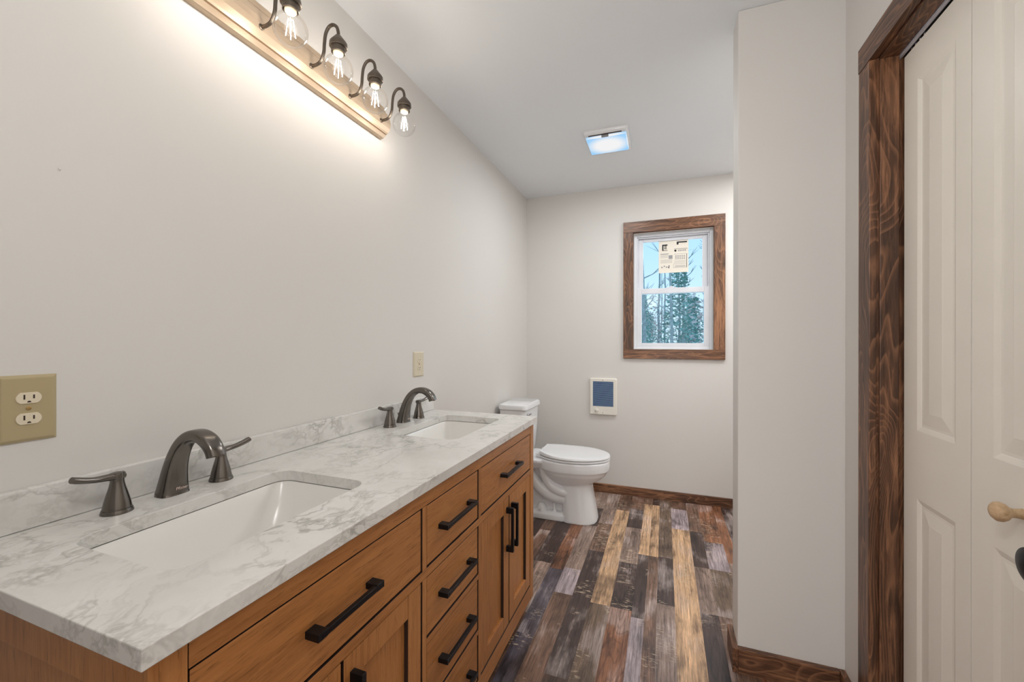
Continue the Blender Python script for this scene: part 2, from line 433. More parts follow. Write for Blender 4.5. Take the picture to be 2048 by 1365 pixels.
b.box((XR, DY1, 0), (XR + T, YP, ZC)).box((XR, -2.4, 0), (XR + T, DY0, ZC)).box((XR, DY0, DZ), (XR + T, DY1, ZC))
struct(b.build('wall_right', 'wall'), 'cream wall with the closet doors')
struct(MB().box((1.366, YP, 0), (XE, YP + .119, ZC), 0.004).build('wall_partition', 'wall'), 'short cream partition wall jutting into the room')
struct(MB().box((XE, YP - 1.5, 0), (XE + .12, YB, ZC)).build('wall_alcove', 'wall'))
struct(MB().box((XR + T, DY0 - .3, 0), (XE, DY0 - .2, ZC)).build('wall_closet', 'wall'))
struct(MB().box((-.12, -2.4, 0), (XR + T, -2.3, ZC)).build('wall_rear', 'wall'))
b = MB().box((0, -.16, 0), (.74, -.05, ZC)).box((1.64, -.16, 0), (XR, -.05, ZC)).box((.74, -.16, 2.06), (1.64, -.05, ZC))
struct(b.build('wall_front', 'wall'))
# baseboards
struct(MB().box((0, YB - .016, 0), (XE, YB, .069), .002).build('baseboard_back', 'trim_x'), 'dark stained baseboard under the window')
struct(MB().box((0, 1.83, 0), (.016, YB - .016, .069), .002).build('baseboard_left', 'trim_y'))
struct(MB().box((1.366, YP - .019, 0), (XR - .02, YP, .089), .0015).build('baseboard_partition', 'trim_x'), 'dark stained baseboard on the front of the partition')
struct(MB().box((1.347, YP - .019, 0), (1.366, YP + .119, .089), .0015).build('baseboard_partition_end', 'trim_y'), 'dark stained baseboard on the end of the partition')
struct(MB().box((XR - .019, 1.570, 0), (XR, YP - .001, .089), .0015).build('baseboard_right', 'trim_y'))

# ------------------------------------------------------------------ closet casing and folding doors
t1 = sroot('trim_1', (XR, DY1, 0), 'dark stained wood casing round the closet opening')
CF = 1.674
MB().box((CF, 1.497, 0), (XR, 1.568, 2.040), .002).build('side_casing', 'trim_z', t1)
# mitred head casing: one board with a slanted lower corner
b = MB(); b.prism([(1.568, 2.040), (1.568, 2.112), (0.290, 2.112), (0.290, 2.040), (1.497, 2.040)], 'x', CF - .001, XR)
b.build('head_casing', 'trim_y', t1)
MB().box((CF, 0.292, 0), (XR, 0.363, 2.040), .002).build('side_casing', 'trim_z', t1)
MB().box((XR - .001, 1.499, 0), (XR + T, DY1, 2.050)).build('side_jamb', 'trim_z', t1)
MB().box((XR - .001, DY0, 0), (XR + T, .361, 2.050)).build('side_jamb', 'trim_z', t1)
MB().box((XR - .001, .361, 2.042), (XR + T, 1.499, DZ)).build('head_jamb', 'trim_y', t1)
MB().box((1.697, 1.489, 0), (1.741, 1.499, 2.034), .0015).build('door_stop', 'trim_z', t1)
MB().box((1.697, .361, 2.034), (1.741, 1.499, 2.042), .0015).build('head_stop', 'trim_y', t1)

d1 = sroot('door_1', (1.75, 1.0, 0), 'cream folding closet door with raised panels')
def leaf(y0, y1, face=1.75, z0=.012, z1=2.020, th=.030):
    b = MB()
    m0, m1 = .052, .066
    pans = [(0.10, 0.155 + .02, 0.79), (0, .973, 1.924)]
    hy0, hy1 = y0 + m0, y1 - m1
    holes = [(.20, .790), (.973, 1.924)]
    def q(ya, yb, za, zb): b.quad((face, ya, za), (face, yb, za), (face, yb, zb), (face, ya, zb))
    q(y0 + .002, hy0, z0, z1); q(hy1, y1 - .002, z0, z1)
    zz = [z0] + [v for h in holes for v in h] + [z1]
    for i in range(0, len(zz), 2): q(hy0, hy1, zz[i], zz[i + 1])
    for (za, zb) in holes:
        prof = [(0, 0), (.004, .0012), (.011, .0036), (.013, .0046), (.020, .0046), (.050, .0010), (.052, .0005)]
        rings = [[(face + d, hy0 + i, za + i), (face + d, hy1 - i, za + i), (face + d, hy1 - i, zb - i), (face + d, hy0 + i, zb - i)] for i, d in prof]
        b.ring_loft(rings, False, True)
    # edges and back
    A = [(face, y0 + .002, z0), (face, y1 - .002, z0), (face, y1 - .002, z1), (face, y0 + .002, z1)]
    B = [(p[0] + th, p[1], p[2]) for p in A]
    b.ring_loft([A, B], False, True)
    return b.build('door_leaf', 'door', d1)
seams = [1.486, 1.211, .930, .648, .368]
leaves = [leaf(b_, a_) for a_, b_ in zip(seams, seams[1:])]
MB().box((1.742, .365, 2.026), (1.748, 1.497, 2.0415)).build('track', 'track', d1, label='white metal door track')
MB().box((1.7485, .365, 2.030), (1.782, 1.497, 2.0415)).build('track_channel', 'track_dark', d1)
for k in range(4): MB().lathe([(.005, 0), (.007, .002), (.007, .006), (.004, .008)], (1.757, 1.452 - k * .020, 2.0215), 'z', 12).build('roller', 'chrome', d1)
b = MB(); b.lathe([(.010, 0), (.0095, .004), (.0085, .014), (.0095, .020), (.0155, .026), (.0185, .033), (.018, .039), (.013, .0445), (.005, .047)], (1.75, 1.068, .886), '-x', 32)
b.build('wooden_knob', 'bare_wood', d1, 40, 'pale unfinished wood knob')

# entry door standing open along the right wall: its knob reaches into the frame
d2 = sroot('door_2', (1.6525, .45, 0), 'open entry door, only its black knob in view')
MB().box((1.637, .03, .012), (1.670, .842, 2.03), .002).build('door_slab', 'door', d2)
b = MB(); b.lathe([(.031, 0), (.031, .006), (.026, .010), (.012, .012), (.011, .030), (.018, .034), (.0262, .042), (.0275, .050), (.0245, .058), (.014, .0635), (.004, .065)], (1.637, .7735, .905), '-x', 40)
b.build('door_knob', 'black', d2, 40, 'round black door knob')

# ------------------------------------------------------------------ window
wn1 = sroot('window_1', (1.167, YB, WZ0), 'white double-hung window in a dark stained wood casing')
ox0, ox1, oz0, oz1 = .807, 1.527, 1.077, 2.146
th = .018
MB().box((ox0, YB - th, 2.062), (ox1, YB, oz1), .0015).build('head_casing', 'trim_x', wn1)
MB().box((ox0, YB - th, oz0), (ox1, YB, 1.150), .0015).build('bottom_casing', 'trim_x', wn1)
MB().box((ox0, YB - th, 1.150), (.881, YB, 2.062), .0015).build('side_casing', 'trim_z', wn1)
MB().box((1.453, YB - th, 1.150), (ox1, YB, 2.062), .0015).build('side_casing', 'trim_z', wn1)
b = MB()
b.box((WX0 - .006, YB - .001, WZ1 + .002), (WX1 + .006, YB + .045, WZ1 + .010)).box((WX0 - .006, YB - .001, WZ0 - .010), (WX1 + .006, YB + .045, WZ0 - .002))
b.box((WX0 - .008, YB - .001, WZ0 - .002), (WX0 - .0005, YB + .045, WZ1 + .002)).box((WX1 + .0005, YB - .001, WZ0 - .002), (WX1 + .008, YB + .045, WZ1 + .002))
b.build('jamb_extension', 'trim_z', wn1)
def frame(b, x0, x1, z0, z1, wl, wr, wb, wt, y0, y1, bev=.002):
    b.box((x0, y0, z0), (x0 + wl, y1, z1), bev); b.box((x1 - wr, y0, z0), (x1, y1, z1), bev)
    b.box((x0 + wl, y0, z1 - wt), (x1 - wr, y1, z1), bev); b.box((x0 + wl, y0, z0), (x1 - wr, y1, z0 + wb), bev)
b = MB(); frame(b, WX0, WX1, WZ0, WZ1, .022, .022, .022, .022, 3.398, 3.480)
frame(b, WX0 + .022, WX1 - .022, WZ0 + .022, WZ1 - .022, .010, .010, .008, .010, 3.410, 3.480)
b.build('window_frame', 'white_trim', wn1)
b = MB(); frame(b, .917, 1.417, 1.585, 2.023, .035, .037, .038, .026, 3.430, 3.452)
us = b.build('upper_sash', 'white_trim', wn1)
MB().box((.945, 3.440, 1.610), (1.385, 3.443, 2.004)).build('glass', 'pane', us)
b = MB(); frame(b, .907, 1.427, 1.175, 1.626, .036, .037, .024, .040, 3.400, 3.424)
ls = b.build('lower_sash', 'white_trim', wn1)
MB().box((.936, 3.411, 1.190), (1.397, 3.414, 1.594)).build('glass', 'pane', ls)
MB().box((1.125, 3.402, 1.626), (1.195, 3.428, 1.632), .002).box((1.148, 3.405, 1.632), (1.172, 3.425, 1.640), .002).build('sash_lock', 'white_trim', wn1)
# manufacturer sticker on the upper pane
st = thing('window_sticker', (1.17, 3.4385, 1.745), 'white paper label with printing stuck on the upper window pane', 'sticker')
black = [(.12, .85, .30, .89), (.12, .70, .165, .85), (.195, .765, .215, .85), (.235, .775, .262, .85), (.19, .745, .28, .765), (.14, .695, .30, .71),
     (.61, .915, .95, .955), (.61, .86, .67, .915), (.53, .725, .97, .735), (.53, .66, .60, .70), (.555, .64, .585, .71),
     (.935, .14, .950, .57), (.33, .14, .36, .19)]
g = [(.06, .585, .34, .605), (.34, .43, .47, .545)]
for k in range(4): g.append((.06, .56 - k * .028, .32, .566 - k * .028))
for k in range(4): g.append((.06, .40 - k * .03, .46, .407 - k * .03))
for k in range(5): g.append((.66 + k * .055, .655, .695 + k * .055, .70))
for k in range(3):
    for j in range(5): g.append((.56 + j * .07, .50 - k * .045, .61 + j * .07, .525 - k * .045))
for k in range(3): g.append((.52, .36 - k * .03, .91, .366 - k * .03))
g += [(.50, .26, .92, .268), (.50, .15, .92, .158), (.50, .15, .508, .26), (.55, .20, .90, .215), (.55, .17, .90, .18), (.52, .57, .94, .578)]
for k in range(4): g.append((.09 + k * .08, .16 + (k % 2) * .03, .14 + k * .08, .20 + (k % 2) * .03))
sb = MB().box((1.068, 3.4375, 1.748), (1.284, 3.4397, 1.998))
def ink(rects, idx):
    sb.bm.faces.ensure_lookup_table(); n0 = len(sb.bm.faces)
    for x0, z0, x1, z1 in rects: sb.box((1.068 + x0 * .216, 3.4368, 1.748 + z0 * .25), (1.068 + x1 * .216, 3.4374, 1.748 + z1 * .25))
    sb.bm.faces.ensure_lookup_table()
    for f in sb.bm.faces[n0:]: f.material_index = idx
ink(black, 1); ink(g, 2)
ps_ = sb.build('printed_paper', 'paper', st); ps_.data.materials.append(M['ink']); ps_.data.materials.append(M['ink_grey'])

# ------------------------------------------------------------------ vanity cabinet
X0, XF = .012, .548
V = thing('vanity_cabinet', (.28, 1.053, 0), 'amber wood double vanity cabinet with black bar pulls', 'vanity')
VY0, VY1, VT, VB = .302, 1.805, .838, .048
FB = XF - .020
b = MB()   # face frame: posts, rails, stiles
PX = XF - .043
MB().box((PX, VY0, VB), (XF, .345, VT), .0012).build('corner_post', 'cab_z', V)
MB().box((PX, 1.765, VB), (XF, VY1, VT), .0012).build('corner_post', 'cab_z', V)
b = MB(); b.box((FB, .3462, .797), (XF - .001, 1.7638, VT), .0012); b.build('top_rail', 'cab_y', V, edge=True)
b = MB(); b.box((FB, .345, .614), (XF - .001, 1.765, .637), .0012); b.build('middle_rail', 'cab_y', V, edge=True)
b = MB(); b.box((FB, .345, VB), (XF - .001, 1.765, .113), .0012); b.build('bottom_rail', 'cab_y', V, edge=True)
for y0, y1 in ((.883, .903), (1.213, 1.233)):
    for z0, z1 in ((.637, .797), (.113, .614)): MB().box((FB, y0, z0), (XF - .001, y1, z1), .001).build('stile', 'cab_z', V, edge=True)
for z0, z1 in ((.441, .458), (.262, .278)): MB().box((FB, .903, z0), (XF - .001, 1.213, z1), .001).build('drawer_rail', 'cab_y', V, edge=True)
for (ya, yb, s_) in ((VY0, VY0 + .02, 1), (VY1 - .02, VY1, -1)):
    e = MB()
    ia, ib = (ya + .006, yb) if s_ > 0 else (ya, yb - .006)
    e.box((X0 + .04, ia, VB + .06), (PX, ib, VT - .05))
    e.box((X0, ya, VT - .06), (PX, yb, VT), .001); e.box((X0, ya, VB), (PX, yb, VB + .07), .001); e.box((X0, ya, VB), (X0 + .045, yb, VT), .001)
    e.build('end_panel', 'cab_z', V)
b = MB(); b.box((X0, VY0 + .02, VB), (X0 + .008, VY1 - .02, VT)); b.box((X0, VY0 + .02, VB), (FB, VY1 - .02, VB + .015)); b.build('carcass', 'cab_in', V)
MB().box((.06, VY0 + .06, 0), (.47, VY1 - .06, VB)).build('plinth', 'cab_in', V)
def pull(b, y, z, L, vert=False):
    """square bar pull with block feet; base on the front at XF"""
    f0 = XF - .004; hw = .0052
    for s_ in (-1, 1):
        c = s_ * (L / 2 - .011)
        if vert: b.box((f0, y - .0065, z + c - .011), (f0 + .030, y + .0065, z + c + .011), .001)
        else: b.box((f0, y + c - .011, z - .0065), (f0 + .030, y + c + .011, z + .0065), .001)
    if vert: b.box((f0 + .020, y - hw, z - L / 2 + .008), (f0 + .0305, y + hw, z + L / 2 - .008), .0012)
    else: b.box((f0 + .020, y - L / 2 + .008, z - hw), (f0 + .0305, y + L / 2 - .008, z + hw), .0012)
    return b
G = .0034
def drawer(y0, y1, z0, z1, L):
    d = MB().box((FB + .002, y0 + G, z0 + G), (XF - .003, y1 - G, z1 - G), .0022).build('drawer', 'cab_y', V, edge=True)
    pull(MB(), (y0 + y1) / 2, (z0 + z1) / 2, L).build('handle', 'black', d)
drawer(.345, .883, .637, .797, .172)
drawer(.903, 1.213, .637, .797, .190)
drawer(.903, 1.213, .458, .614, .190)
drawer(.903, 1.213, .278, .441, .190)
drawer(.903, 1.213, .113, .262, .190)
drawer(1.233, 1.765, .637, .797, .185)
def cdoor(y0, y1, hy):
    z0, z1 = .113 + G, .614 - G; y0 += G; y1 -= G; sw = .054; xf = XF - .003
    b = MB(); b.box((FB + .002, y0, z0), (xf, y0 + sw, z1), .0015); b.box((FB + .002, y1 - sw, z0), (xf, y1, z1), .0015)
    b.box((FB + .002, y0 + sw, z1 - sw), (xf - .0004, y1 - sw, z1), .0012); b.box((FB + .002, y0 + sw, z0), (xf - .0004, y1 - sw, z0 + sw), .0012)
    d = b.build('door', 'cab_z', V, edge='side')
    MB().box((FB + .002, y0 + sw - .004, z0 + sw - .004), (FB + .0055, y1 - sw + .004, z1 - sw + .004)).build('door_panel', 'cab_z', d)
    pull(MB(), hy, .492, .168, True).build('handle', 'black', d)
cdoor(.345, .614, .588); cdoor(.614, .883, .640); cdoor(1.233, 1.499, 1.473); cdoor(1.499, 1.765, 1.525)

# ------------------------------------------------------------------ countertop, backsplash, sinks
CT, CB = .867, .840
def holed_slab(outer, holes, z0, z1):
    bm = bmesh.new(); es = []
    for lp in [outer] + holes:
        vs_ = [bm.verts.new((x, y, z1)) for x, y in lp]
        es += [bm.edges.new((vs_[i], vs_[(i + 1) % len(vs_)])) for i in range(len(vs_))]
    bmesh.ops.triangle_fill(bm, use_beauty=True, use_dissolve=False, edges=es)
    def inside(p, poly):
        c = False
        for i in range(len(poly)):
            (x1, y1), (x2, y2) = poly[i], poly[i - 1]
            if (y1 > p.y) != (y2 > p.y) and p.x < (x2 - x1) * (p.y - y1) / (y2 - y1) + x1: c = not c
        return c
    bad = [f for f in bm.faces if any(inside(f.calc_center_median(), h) for h in holes)]
    if bad: bmesh.ops.delete(bm, geom=bad, context='FACES_ONLY')
    r = bmesh.ops.extrude_face_region(bm, geom=list(bm.faces))
    for g_ in r['geom']:
        if isinstance(g_, bmesh.types.BMVert): g_.co.z = z0
    m = MB(); m.bm.free(); m.bm = bm; return m
SX, SHX = .288, .140
SINKS = (.612, 1.492)
holes = [rrect(SX, y, SHX, .214, .038) for y in SINKS]
ct = holed_slab([(0.001, .288), (.562, .288), (.562, 1.813), (.001, 1.813)], holes, CB, CT).build('countertop', 'marble')
bv = ct.modifiers.new('bevel', 'BEVEL'); bv.width = .0016; bv.segments = 2; bv.limit_method = 'ANGLE'; bv.angle_limit = 1.0
tag(ct, 'white veined marble countertop with two sink cut-outs on the amber vanity', 'countertop')
bs = MB().box((.001, .288, CT + .0008), (.020, 1.813, CT + .0735), .0012).build('backsplash', 'marble')
tag(bs, 'low white marble backsplash strip along the cream wall behind the faucets', 'backsplash')
def sink(y, label):
    t = thing('sink', (SX, y, CB - .15), label, 'sink', 'undermount sinks in the countertop')
    b = MB(); rings = []
    for z, hx, hy, r in ((CB - .0070, SHX + .018, .232, .05), (CB - .0070, SHX + .005, .219, .042), (CB - .012, SHX + .003, .217, .042), (CB - .05, SHX - .004, .205, .05),
                         (CB - .10, SHX - .016, .180, .06), (CB - .128, SHX - .032, .155, .06), (CB - .140, SHX - .055, .12, .05), (CB - .145, SHX - .10, .05, .035)):
        rings.append([(px, py, z) for px, py in rrect(SX, y, hx, hy, r, 8)])
    b.ring_loft(rings, False, True)
    o = b.build('basin', 'basin', t, 50)
    so = o.modifiers.new('thick', 'SOLIDIFY'); so.thickness = .006; so.offset = 1
    MB().lathe([(.022, 0), (.022, .003), (.016, .004), (.012, .002)], (SX, y, CB - .1448), 'z', 32).build('drain', 'bronze', t, 40)
    return t
sink(SINKS[0], 'nearer white rectangular undermount sink, at the front end of the marble countertop')
sink(SINKS[1], 'farther white rectangular undermount sink, at the toilet end of the marble countertop')

# ------------------------------------------------------------------ faucets
def text_mesh(body, size, name, mat, parent, mw):
    cu = bpy.data.curves.new(name, 'FONT'); cu.body = body; cu.size = size; cu.extrude = .0002; cu.align_x = 'CENTER'
    tmp = bpy.data.objects.new(name + '_tmp', cu); C.objects.link(tmp)
    dg = bpy.context.evaluated_depsgraph_get(); me = bpy.data.meshes.new_from_object(tmp.evaluated_get(dg))
    bpy.data.objects.remove(tmp, do_unlink=True)
    off = OFF.get(parent.name, Vector())
    me.transform(Matrix.Translation(-off) @ mw); me.materials.clear(); me.materials.append(M[mat])
    o = bpy.data.objects.new(name, me); C.objects.link(o); o.parent = parent
    return o
def faucet(yc, label):
    t = thing('faucet', (.068, yc, CT), label, 'faucet', 'bronze faucets on the countertop')
    P = [(.066, 0, .0235, .0300), (.0665, .008, .0222, .0285), (.070, .030, .0195, .0255), (.0765, .060, .0170, .0222), (.088, .090, .0150, .0198), (.106, .117, .0135, .0182),
         (.131, .135, .0126, .0175), (.160, .139, .0126, .0175), (.186, .130, .0130, .0180), (.203, .114, .0130, .0172), (.210, .098, .0130, .0165)]
    ps = spline([(p[0], yc, CT + p[1]) for p in P], 5); hs = spline([(p[2], p[3], 0) for p in P], 5)
    def sec(k):
        a, c, n = hs[k][1], hs[k][0], 28; o = []
        for i in range(n):
            th_ = 2 * PI * i / n; ct_, st_ = math.cos(th_), math.sin(th_); e = 2 / 3.4
            o.append((a * math.copysign(abs(ct_) ** e, ct_), c * math.copysign(abs(st_) ** e, st_)))
        return o
    sp = MB().sweep(ps, sec).build('spout', 'bronze', t, 35)
    MB().lathe([(.0105, 0), (.0105, .004)], (.2095, yc, CT + .0985), 'z', 24).build('aerator', 'bronze_dark', sp)
    MB().lathe([(.0018, 0), (.0018, .030), (.0035, .031), (.0035, .036), (.002, .038)], (.040, yc, CT), 'z', 14).build('lift_rod', 'bronze', t, 40)
    text_mesh('Pfister', .0098, 'lettering', 'lettering', sp, Matrix.Translation((.0896, yc + .006, CT + .0115)) @ Matrix(((0, 0, 1, 0), (1, 0, 0, 0), (0, 1, 0, 0), (0, 0, 0, 1))) @ Matrix.Rotation(.07, 4, 'X'))
    for s_ in (-1, 1):
        y = yc + s_ * .104; x = .074
        h = MB().lathe([(.0260, 0), (.0260, .0015), (.0238, .0075), (.0222, .0078), (.0220, .0095), (.0227, .0100), (.0205, .022), (.0165, .038), (.0132, .050), (.0112, .060), (.0108, .068), (.0118, .0745), (.0112, .0790), (.006, .0805)], (x, y, CT), 'z', 36).build('handle', 'bronze', t, 35)
        LP = [(0.0, -.0105, .0725, .0075, .0105), (0, .004, .0728, .0075, .0108), (0, .018, .0735, .0066, .0098), (.002, .036, .0755, .0058, .0088), (.004, .052, .0795, .0060, .0088), (.005, .064, .0835, .0064, .0086), (.0055, .0705, .0860, .0060, .0080)]
        lp = spline([(x + p[0], y + s_ * p[1], CT + p[2]) for p in LP], 4); lh = spline([(p[3], p[4], 0) for p in LP], 4)
        MB().sweep(lp, lambda k: [(lh[k][1] * math.cos(2 * PI * i / 18), lh[k][0] * math.sin(2 * PI * i / 18)) for i in range(18)], (1, 0, 0)).build('lever', 'bronze', h, 40)
    return t
faucet(.607, 'dark bronze arched faucet with two levers behind the nearer sink')
faucet(1.488, 'dark bronze arched faucet with two levers behind the farther sink')

# ------------------------------------------------------------------ wall outlets
def outlet(y0, y1, z0, z1, mplate, mrec, label, k=1.0):
    yc, zc = (y0 + y1) / 2, (z0 + z1) / 2
    t = thing('wall_outlet', (0, yc, zc), label, 'outlet', 'duplex outlets on the vanity wall')
    b = MB(); hy, hz = (y1 - y0) / 2, (z1 - z0) / 2
    b.ring_loft([[(x, yc + a * h1, zc + c * h2) for a, c in ((-1, -1), (1, -1), (1, 1), (-1, 1))] for x, h1, h2 in ((0, hy, hz), (.003, hy, hz), (.0065, hy - .005, hz - .005), (.0068, hy - .007, hz - .007))], False, True)
    b.build('cover_plate', mplate, t)
    for s_ in (1, -1):
        z = zc + s_ * .0195 * k; b = MB(); poly = []
        for q, a0 in ((1, -50), (-1, 130)):
            for i in range(9):
                a = math.radians(a0 + 100 * i / 8); poly.append((yc + math.cos(a) * .0172 * k, z + math.sin(a) * .0172 * k * .80))
        b.ring_loft([[(x, yc + (p - yc) * f, z + (q_ - z) * f) for p, q_ in poly] for x, f in ((.006, 1.05), (.0066, 1.05))], False, True).build('receptacle_gap', 'slot', t)
        r = MB().ring_loft([[(x, yc + (p - yc) * f, z + (q_ - z) * f) for p, q_ in poly] for x, f in ((.006, 1), (.0082, 1), (.0088, .95))], False, True).build('receptacle', mrec, t)
        b = MB()
        for dy, hh in ((-.0063, .0044), (.0063, .0036)):
            b.box((.0086, yc + (dy - .0011) * k, z + (.0022 - hh) * k), (.0092, yc + (dy + .0011) * k, z + (.0022 + hh) * k))
        b.prism([(yc + .0027 * k * math.cos(a), z - .0082 * k + .0030 * k * math.sin(a)) for a in [PI * i / 8 for i in range(9)]], 'x', .0086, .0092)
        b.build('slots', 'slot', r)
    b = MB(); b.lathe([(.0036, 0), (.0036, .001), (.002, .0016)], (.0066, yc, zc), 'x', 16); b.build('screw', 'brass', t)
outlet(.3655, .4425, 1.026, 1.149, 'beige', 'ivory', 'beige duplex outlet nearest the camera, above the near end of the backsplash', .98)
outlet(1.657, 1.742, 1.042, 1.161, 'light_beige', 'ivory', 'small pale almond duplex outlet above the farther faucet', .95)

# ------------------------------------------------------------------ vanity light
VL = thing('vanity_light', (0, 1.03, 2.06), 'long brushed bronze vanity light bar with clear globe bulbs on the wall', 'light fixture')
by0, by1, zc_ = .606, 1.412, 2.117
def bar(prof, e0, e1, sag, hz):
    b = MB(); rings = []
    n = 28
    for s_ in (0, 1):
        pass
    # profile points (x, dz); the ends bow outwards
    for k in range(n + 1):
        t_ = k / n
        ring = []
        for x, dz in prof:
            bow = sag * (1 - (dz / hz) ** 2)
            a, c = e0 - bow, e1 + bow
            ring.append((x, a + (c - a) * t_, zc_ + dz))
        rings.append(ring)
    return b.ring_loft(rings)
H = .066
low = [(.0, -H), (.017, -H), (.0195, -H + .002), (.0205, -H + .018), (.0175, -H + .0195), (.0175, -H + .0225), (.024, -H + .0235)]
dome = [(.027, -H + .030), (.0315, -.018), (.033, 0), (.0315, .018), (.027, H - .030)]
prof = low + dome + [(x, -z) for x, z in reversed(low)]
bar(prof, by0, by1, .030, H).build('backplate', 'nickel', VL)
AY = [.675, .852, 1.029, 1.2055, 1.381]
arm_pts = [(.031, 0, 2.108), (.052, 0, 2.107), (.071, 0, 2.114), (.0835, 0, 2.138), (.0865, 0, 2.168), (.0915, 0, 2.197), (.104, 0, 2.215), (.121, 0, 2.2185), (.136, 0, 2.208), (.1425, 0, 2.190), (.143, 0, 2.172)]
AX = .143
for y in AY:
    b = MB(); b.tube(spline([(p[0], y, p[2]) for p in arm_pts], 5), .0052, 14); b.lathe([(.0085, 0), (.0085, .002), (.006, .004)], (.0315, y, 2.108), 'x', 20)
    a = b.build('lamp_arm', 'bronze_dark', VL, 45)
    MB().lathe([(.0065, 2.180), (.010, 2.176), (.0225, 2.160), (.0265, 2.154), (.0270, 2.142), (.0250, 2.1405), (.0215, 2.1405), (.0215, 2.124), (.0195, 2.1225), (.0185, 2.128), (.0185, 2.138)], (AX, y, 0), 'z', 32).build('socket', 'bronze_dark', a, 35)
    b = MB(); b.lathe([(.0125, 2.138), (.0155, 2.134), (.0160, 2.122), (.0135, 2.118)], (AX, y, 0), 'z', 24); base = b.build('bulb_base', 'ivory', VL, 40)
    gp = [(.0138, 2.121), (.0150, 2.115)] + [(.0445 * math.sin(PI * k / 24), 2.0715 + .0445 * math.cos(PI * k / 24)) for k in range(3, 24)] + [(.001, 2.0270)]
    g_ = MB().lathe(gp, (AX, y, 0), 'z', 40, False, True).build('bulb', 'bulb_glass', VL, 60, 'clear glass globe bulb')
    b = MB(); b.lathe([(.004, 2.118), (.0045, 2.100), (.002, 2.094)], (AX, y, 0), 'z', 12); b.build('bulb_stem', 'bulb_glass', g_, 60)
    b = MB()
    for k in range(4):
        th_ = PI / 4 + k * PI / 2; c, s_ = math.cos(th_), math.sin(th_)
        b.tube([(AX + .0060 * c, y + .0060 * s_, 2.100), (AX + .0090 * c, y + .0090 * s_, 2.076), (AX + .0120 * c, y + .0120 * s_, 2.052)], .0008, 6)
    b.build('filament', 'filament', g_, label='glowing white filaments')

# ------------------------------------------------------------------ ceiling fan light
FL = thing('ceiling_fan_light', (.79, 2.53, ZC), 'square white exhaust fan light glowing on the ceiling', 'ceiling light')
b = MB(); rings = [[(px, py, z) for px, py in rrect(.790, 2.545, hx, hy, .012, 4)] for z, hx, hy in ((ZC, .126, .145), (ZC - .008, .126, .145), (ZC - .018, .122, .140), (ZC - .020, .119, .137))]
b.ring_loft(rings, False, True); b.build('housing', 'porcelain', FL, 30)
b = MB(); rings = [[(px, py, z) for px, py in rrect(.788, 2.540, hx, hy, .006, 3)] for z, hx, hy in ((ZC - .020, .116, .106), (ZC - .034, .113, .103))]
b.ring_loft(rings, False, True); b.build('lens', 'lens', FL, label='glowing bluish white lens')
b = MB(); b.box((.690, 2.417, ZC - .0215), (.880, 2.427, ZC - .0195)); b.build('vent_slot', 'slot', FL)
b = MB(); b.box((.765, 2.4285, ZC - .034), (.805, 2.4350, ZC - .020), .001); b.build('sensor_tab', 'ink_grey', FL)

# ------------------------------------------------------------------ wall heater
HT = thing('wall_heater', (.651, YB, .62), 'white wall heater with dark louvered grille below the window', 'heater')
b = MB(); rings = [[(px, y, pz) for px, pz in rrect(.651, .768, hx, hz, .012, 4)] for y, hx, hz in ((YB, .107, .147), (YB - .016, .107, .147), (YB - .022, .101, .141))]
b.ring_loft(rings, False, False)
# front face with the grille opening
gx0, gx1, gz0, gz1, yf = .570, .732, .690, .890, YB - .022
fx0, fx1, fz0, fz1 = .5505, .7515, .6275, .9085
for (x0, x1, z0, z1) in ((fx0, gx0, fz0, fz1), (gx1, fx1, fz0, fz1), (gx0, gx1, fz0, gz0), (gx0, gx1, gz1, fz1)):
    b.box((x0, yf, z0), (x1, yf + .003, z1))
b.build('cover', 'heater', HT)
MB().box((gx0, YB - .008, gz0), (gx1, YB - .002, gz1)).build('inner_panel', 'heater_dark', HT)
b = MB()
for k in range(24):
    z = gz0 + .0045 + k * (gz1 - gz0 - .009) / 23
    b.box((gx0 - .001, yf + .001, z - .0019), (gx1 + .001, yf + .006, z + .0019))
b.build('louver_grille', 'louver', HT, label='blue-grey louvers')
b = MB(); b.lathe([(.014, 0), (.0135, .006), (.011, .010), (.010, .0105)], (.602, yf, .657), '-y', 24); b.box((.600, yf - .016, .647), (.604, yf - .008, .667), .001); b.build('thermostat_knob', 'heater', HT, 40)
for x, z in ((.650, .900), (.650, .640)): MB().lathe([(.003, 0), (.003, .001)], (x, yf, z), '-y', 10).build('screw', 'chrome', HT)

# ------------------------------------------------------------------ toilet (faces +x)
TY = 2.82
TO = thing('toilet', (.4, TY, 0), 'white two-piece toilet with closed lid beside the vanity end', 'toilet')
def egg(xr, xf, hw, z, n=48, sq=2.2, cxr=.46):
    c = xr + (xf - xr) * cxr; out = []
    for i in range(n):
        t_ = 2 * PI * i / n; ct_, st_ = math.cos(t_), math.sin(t_); e = 2 / sq
        a = (xf - c) if ct_ > 0 else (c - xr)
        out.append((c + a * math.copysign(abs(ct_) ** e, ct_), TY + hw * math.copysign(abs(st_) ** e, st_), z))
    return out
b = MB()
# bowl with its rim
b.ring_loft([egg(.40, .60, .095, .235, cxr=.5), egg(.36, .665, .120, .255, cxr=.5), egg(.325, .715, .145, .285), egg(.30, .745, .164, .315), egg(.285, .757, .174, .340), egg(.275, .766, .180, .346),
             egg(.27, .768, .181, .375), egg(.27, .766, .180, .405), egg(.275, .760, .175, .412)])
# deck under the tank
rings = [[(px, py, z) for px, py in rrect(.19, TY, hx, hy, .05, 6)] for z, hx, hy in ((.335, .14, .105), (.350, .155, .125), (.385, .160, .150), (.403, .158, .150), (.408, .152, .145))]
b.ring_loft(rings)
